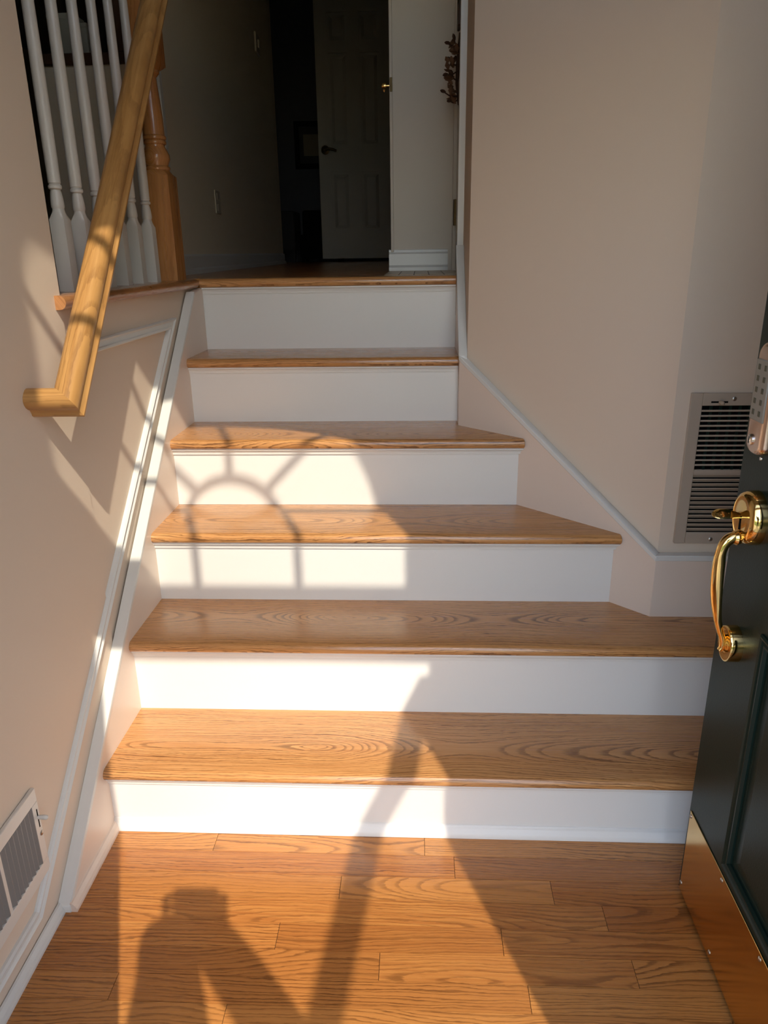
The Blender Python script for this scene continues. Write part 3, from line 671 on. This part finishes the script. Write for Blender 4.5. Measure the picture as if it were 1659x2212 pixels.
# ------------------------------------------------------------------ hall fittings
A = Vector((-0.205, 1.52)); D = Vector((-0.147, 3.08)).normalized(); Nn = Vector((D.y, -D.x))
def hallbox(s0, s1, z0, z1, h0, h1):
    mb = MB(); vs = []
    for z in (z0, z1):
        for h in (h0, h1):
            for s in (s0, s1): p = A + D * s + Nn * h; vs.append((p.x, p.y, z))
    return mb.add(vs, [(0, 2, 3, 1), (4, 5, 7, 6), (0, 1, 5, 4), (2, 6, 7, 3), (0, 4, 6, 2), (1, 3, 7, 5)])
def at_hall(s, h, z): p = A + D * s + Nn * h; return (p.x, p.y, z)
t = empty('wall_outlet', at_hall(0.79, 0.0, 1.44), 'pale outlet plate low on the dim hall wall left of the dark doorway', 'outlet')
hallbox(0.74, 0.84, 1.389, 1.487, 0.0003, 0.006).build('cover_plate', M['ivory'], t, bevel=0.002)
for z in (1.415, 1.461): hallbox(0.765, 0.815, z - 0.014, z + 0.014, 0.005, 0.008).build('socket', M['ivory'], t, bevel=0.002)
t = empty('light_switch', at_hall(2.3, 0.0, 2.38), 'pale light switch plate high on the dim hall wall', 'light switch')
def swpt(px): return px
hallbox(2.26, 2.40, 2.365, 2.470, 0.0003, 0.012).build('cover_plate', M['ivory'], t, bevel=0.003)
hallbox(2.31, 2.35, 2.395, 2.44, 0.011, 0.022).build('toggle', M['ivory'], t, bevel=0.003)

# ajar inner door with panels
idr = empty('door_3', (0.17, 5.2, LAND), 'dim six panel inner door at the end of the hall', 'door'); idr['kind'] = 'structure'
X0, X1, Y0 = -0.1267, 0.468, 5.2
xs_ = [X0, X0 + 0.096, X0 + 0.250, X0 + 0.340, X0 + 0.494, X1]; zs_ = [LAND + 0.026, 1.385, 1.827, 2.010, 2.661, 2.730, 2.930, 3.02]
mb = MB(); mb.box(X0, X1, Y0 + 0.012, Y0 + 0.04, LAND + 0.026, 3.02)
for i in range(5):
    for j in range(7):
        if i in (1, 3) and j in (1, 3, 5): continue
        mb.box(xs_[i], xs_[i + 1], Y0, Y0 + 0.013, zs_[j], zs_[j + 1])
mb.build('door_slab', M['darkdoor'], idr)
for i in (1, 3):
    for j in (1, 3, 5):
        a = 0.018; b = 0.042
        x0, x1, z0, z1 = xs_[i], xs_[i + 1], zs_[j], zs_[j + 1]
        MB().loft([[(x, Y0 + 0.012, z) for x, z in ((x0 + a, z0 + a), (x1 - a, z0 + a), (x1 - a, z1 - a), (x0 + a, z1 - a))], [(x, Y0 + 0.001, z) for x, z in ((x0 + b, z0 + b), (x1 - b, z0 + b), (x1 - b, z1 - b), (x0 + b, z1 - b))]], False, True).build('panel', M['darkdoor'], idr)
mb = MB(); hx, hz = -0.0717, 1.987
mb.lathe([(0.033, 0), (0.033, 0.008), (0.013, 0.013), (0.012, 0.04)], (hx, Y0, hz), (0, -1, 0), 18)
mb.tube([(hx, Y0 - 0.040, hz), (hx + 0.027, Y0 - 0.044, hz + 0.006), (hx + 0.068, Y0 - 0.040, hz - 0.001), (hx + 0.092, Y0 - 0.038, hz - 0.010)], [0.012, 0.011, 0.010, 0.008], 10)
mb.build('door_handle', M['darkbrass'], idr)
# framed picture and furniture in the dark room
t = empty('picture_frame', (-0.22, 5.6, 2.05), 'black framed picture hanging on the dark wall left of the dim panelled door', 'picture')
mb = MB(); px0, px1, pz0, pz1 = -0.376, -0.069, 1.892, 2.256
for a in ((px0, px1, pz0, pz0 + 0.04), (px0, px1, pz1 - 0.04, pz1), (px0, px0 + 0.04, pz0, pz1), (px1 - 0.04, px1, pz0, pz1)): mb.box(a[0], a[1], 5.576, 5.599, a[2], a[3])
mb.build('frame', M['black'], t)
box(px0 + 0.038, px1 - 0.038, 5.588, 5.596, pz0 + 0.038, pz1 - 0.038).build('mat', M['upholstery'], t)
box(px0 + 0.075, px1 - 0.055, 5.584, 5.589, pz0 + 0.10, pz1 - 0.10).build('print', M['picture'], t)
t = empty('side_cabinet', (-0.46, 5.3, LAND), 'dark grey cabinet on short legs standing in the dark room left of the panelled door', 'cabinet')
box(-0.60, -0.345, 5.15, 5.50, LAND + 0.10, LAND + 0.40).build('body', M['upholstery'], t, bevel=0.008)
for x in (-0.58, -0.365):
    for y in (5.18, 5.47): box(x - 0.012, x + 0.012, y - 0.012, y + 0.012, LAND, LAND + 0.102).build('leg', M['upholstery'], t)
t = empty('armchair', (-0.2, 5.42, LAND), 'black low armchair in the dark room, mostly hidden behind the panelled door', 'armchair')
box(-0.33, 0.02, 5.30, 5.52, LAND + 0.03, LAND + 0.22).build('seat', M['black'], t, bevel=0.02, seg=2)
box(-0.33, 0.02, 5.50, 5.58, LAND + 0.03, LAND + 0.42).build('backrest', M['black'], t, bevel=0.02, seg=2)
for x in (-0.31, 0.0):
    for y in (5.32, 5.56): box(x - 0.012, x + 0.012, y - 0.012, y + 0.012, LAND, LAND + 0.032).build('leg', M['black'], t)

# brass strike plate and bolt on the stub
t = empty('door_latch', (0.578, 1.64, 1.77), 'small brass strike plate and knob on the edge of the hall wall', 'latch')
box(0.5745, 0.5835, 1.6385, 1.6405, 1.745, 1.79).build('strike_plate', M['darkbrass'], t, bevel=0.0008)
mb = MB(); mb.lathe([(0.004, -0.004), (0.004, 0.012), (0.008, 0.013), (0.009, 0.020), (0.008, 0.027), (0.003, 0.030)], (0.574, 1.655, 1.767), (-1, 0, 0), 14); mb.build('knob', M['brass'], t)
MB().lathe([(0.0035, 0), (0.0045, 0.004), (0.0015, 0.010)], (0.554, 1.655, 1.757), (0, 0, -1), 10).build('pendant', M['brass'], t)

# closet door in the right wall of the landing with hinge, casing, dried wreath
cdr = empty('door_4', (0.82, 1.4, LAND), 'white closet door seen edge on at the right of the landing', 'door'); cdr['kind'] = 'structure'
box(0.812, 0.84, 1.20, 1.60, LAND + 0.01, CEIL).build('door_slab', M['stub'], cdr)
for zc_ in (1.345,):
    mb = MB(); mb.lathe([(0.004, 0), (0.004, 0.088)], (0.806, 1.604, zc_ - 0.044), (0, 0, 1), 10); mb.box(0.806, 0.812, 1.586, 1.626, zc_ - 0.044, zc_ + 0.044); mb.build('hinge', M['darkbrass'], cdr)
box(0.796, 0.818, 1.135, 1.165, LAND, CEIL).build('trim_6', M['trim'], kind='structure', bevel=0.001)
box(0.800, 0.83, 1.612, 1.652, LAND, CEIL).build('trim_7', M['stub'], kind='structure', bevel=0.002)

# dried flower spray hanging on the closet door
t = empty('dried_flowers', (0.806, 1.50, 1.78), 'brown dried flower spray hanging on the closet door edge at the top', 'dried flowers')
rf = random.Random(5)
mb = MB()
mb.tube([(0.812, 1.50, 1.885), (0.806, 1.49, 1.80), (0.804, 1.50, 1.74), (0.809, 1.50, 1.675)], [0.004, 0.007, 0.006, 0.002], 8)
tw = [((0.806, 1.49, 1.850), (0.768, 1.47, 1.851)), ((0.806, 1.49, 1.83), (0.79, 1.47, 1.868)), ((0.806, 1.49, 1.79), (0.774, 1.47, 1.806)), ((0.806, 1.49, 1.775), (0.762, 1.46, 1.758)), ((0.806, 1.49, 1.745), (0.782, 1.47, 1.768)), ((0.808, 1.49, 1.70), (0.755, 1.46, 1.711)), ((0.808, 1.49, 1.69), (0.776, 1.46, 1.682))]
for p, q in tw:
    P, Q = Vector(p), Vector(q); mid = (P + Q) / 2 + Vector((0, 0, -0.008)); mb.tube([P, mid, Q], [0.0026, 0.0024, 0.0018], 6)
mb.build('stem', M['twig'], t)
for p, q in tw:
    Q = Vector(q); d = (Vector(q) - Vector(p)).normalized()
    MB().tube([Q - d * 0.012, Q - d * 0.004, Q + d * 0.003, Q + d * 0.009], [0.0022, 0.0055, 0.0050, 0.001], 8).build('bud', M['twig'], t)
for i in range(34):
    i = i * 15 / 33; z = 1.855 - 0.17 * i / 15; cx = 0.803 - rf.uniform(0.004, 0.024) - (0.012 if 0.3 < i / 15 < 0.7 else 0); cy = 1.485 + rf.uniform(-0.03, 0.02)
    a = rf.uniform(0, 6.28); L_ = rf.uniform(0.018, 0.030)
    d = Vector((-abs(math.cos(a)) * 0.7, -0.5, math.sin(a))).normalized(); C0 = Vector((cx, cy, z))
    MB().tube([C0 - d * L_ * 0.5, C0, C0 + d * L_ * 0.5], [(0.003, 0.0015), (0.0095, 0.0030), (0.002, 0.0008)], 8).build('petal', M['petal'], t)
t = empty('wall_plaque', (0.808, 1.49, 1.98), 'dark brown wooden plaque hanging above the dried flower spray', 'plaque')
box(0.802, 0.8118, 1.45, 1.53, 1.896, 2.25).build('board', M['darkwood'], t, bevel=0.002)
box(0.7995, 0.8025, 1.445, 1.475, 1.955, 2.20).build('bracket', M['darkbrass'], t, bevel=0.001)

# canisters on the counter of the half wall
for nm, lab, x0, x1, y0, y1, h in (('canister', 'taller pale grey canister on the brown counter behind the balusters', -0.566, -0.478, 1.52, 1.61, 0.125), ('canister', 'shorter pale grey canister beside the taller one on the brown counter', -0.476, -0.440, 1.53, 1.59, 0.098)):
    t = empty(nm, ((x0 + x1) / 2, (y0 + y1) / 2, 1.856), lab, 'canister', 'canisters on the counter')
    box(x0, x1, y0, y1, 1.856, 1.856 + h).build('body', M['box'], t, bevel=0.004, seg=2)
    box(x0 - 0.002, x1 + 0.002, y0 - 0.002, y1 + 0.002, 1.856 + h * 0.86, 1.856 + h).build('lid', M['box'], t, bevel=0.002)

# ------------------------------------------------------------------ photographer, holding the phone whose shadow falls on the floor
CP = Vector(CAMP)
def skinned(name, verts, edges, radii, mat, parent=None, root=0, sub=2):
    me = bpy.data.meshes.new(name); me.from_pydata([tuple(Vector(v) * S) for v in verts], edges, [])
    o = bpy.data.objects.new(name, me); COL.objects.link(o); me.materials.append(mat)
    sk = o.modifiers.new('skin', 'SKIN'); sk.use_smooth_shade = True
    for i, r in enumerate(radii):
        r2 = r if isinstance(r, tuple) else (r, r)
        me.skin_vertices[0].data[i].radius = (r2[0] * S, r2[1] * S); me.skin_vertices[0].data[i].use_root = (i == root)
    o.modifiers.new('sub', 'SUBSURF').levels = sub; o.modifiers['sub'].render_levels = sub
    if parent: o.parent = parent; o.location = -parent.location
    return o
PX, PY, PZ = 0.81, -1.88, -0.02
person = empty('person', (PX, PY, PZ), 'person in dark clothes standing on the porch holding up a phone with both hands', 'person')
V = [(PX, PY, PZ + 0.72), (PX, PY, PZ + 0.92), (PX, PY + 0.01, PZ + 1.10), (PX, PY + 0.01, PZ + 1.17), (PX, PY + 0.03, PZ + 1.26), (PX, PY + 0.035, PZ + 1.33)]
E_ = [(0, 1), (1, 2), (2, 3), (3, 4), (4, 5)]; Rd = [(0.125, 0.09), (0.115, 0.08), (0.13, 0.085), 0.045, (0.062, 0.07), (0.055, 0.06)]
arms = {-1: [(0.668, -1.700, 1.085), (0.682, -1.560, 1.112), (0.655, -1.480, 1.135), (0.642, -1.420, 1.168), (0.632, CP.y - 0.090, CP.z - 0.002), (0.638, CP.y - 0.086, CP.z + 0.040)],
        1: [(0.955, -1.720, 1.085), (0.912, -1.560, 1.108), (0.832, -1.480, 1.130), (0.762, -1.420, 1.168), (0.724, CP.y - 0.090, CP.z - 0.004), (0.716, CP.y - 0.086, CP.z + 0.022)]}
ARAD = {-1: [0.074, 0.086, 0.086, 0.074, 0.058, (0.056, 0.034), (0.044, 0.030)], 1: [0.070, 0.062, 0.056, 0.050, 0.050, (0.046, 0.032), (0.036, 0.028)]}
for sx in (-1, 1):
    i = len(V)
    V += [(PX + sx * 0.15, PY + 0.01, PZ + 1.10)] + arms[sx]
    E_ += [(2, i)] + [(i + q, i + q + 1) for q in range(6)]; Rd += ARAD[sx]
    j = len(V)
    V += [(PX + sx * 0.075, PY, PZ + 0.66), (PX + sx * 0.085, PY + 0.015, PZ + 0.38), (PX + sx * 0.09, PY - 0.015, PZ + 0.06), (PX + sx * 0.10, PY + 0.10, PZ + 0.03)]
    E_ += [(0, j), (j, j + 1), (j + 1, j + 2), (j + 2, j + 3)]; Rd += [0.078, 0.055, 0.036, (0.038, 0.026)]
skinned('body', V, E_, Rd, M['hair'], person)
fw = Vector((R_[2][0], R_[2][1], R_[2][2])); rt = Vector((R_[0][0], R_[0][1], R_[0][2])); up = Vector((R_[1][0], R_[1][1], R_[1][2]))
# fingers wrapped round the phone sides
for sx in (-1, 1):
    for k in range(4):
        b0 = CP - fw * 0.040 + rt * (sx * 0.055 - 0.011) + up * (-0.045 + 0.020 * k)
        V2 = [b0, b0 + fw * 0.018 + rt * (sx * 0.006), b0 + fw * 0.028 - rt * (sx * 0.004), b0 + fw * 0.027 - rt * (sx * (0.014 - 0.002 * abs(k - 1)))]
        skinned('finger', V2, [(0, 1), (1, 2), (2, 3)], [0.009, 0.008, 0.0075, 0.006], M['skin'], person, sub=1)
    b0 = CP - fw * 0.05 + rt * (sx * 0.052 - 0.011) - up * 0.05
    skinned('thumb', [b0, b0 + up * 0.02 - rt * (sx * 0.012) - fw * 0.002, b0 + up * 0.03 - rt * (sx * 0.026)], [(0, 1), (1, 2)], [0.011, 0.010, 0.008], M['skin'], person, sub=1)
MB().lathe([(0.02, 0.0), (0.066, 0.02), (0.076, 0.07), (0.070, 0.115), (0.045, 0.145), (0.01, 0.155)], (PX, PY - 0.005, PZ + 1.235), (0, 0, 1), 20).build('hair', M['hair'], person)
ph = empty('phone', tuple(CP - fw * 0.02), 'black phone held upright in both hands by the person on the porch', 'phone')
pc = CP - fw * 0.017
vs = []
for t_ in (-0.0045, 0.0045):
    for u_, v_ in ((-0.056, -0.11), (0.034, -0.11), (0.034, 0.034), (-0.056, 0.034)): vs.append(pc + fw * t_ + rt * u_ + up * v_)
MB().add(vs, [(0, 1, 2, 3), (7, 6, 5, 4), (0, 4, 5, 1), (1, 5, 6, 2), (2, 6, 7, 3), (3, 7, 4, 0)]).build('case', M['phone'], ph, bevel=0.003, seg=2)
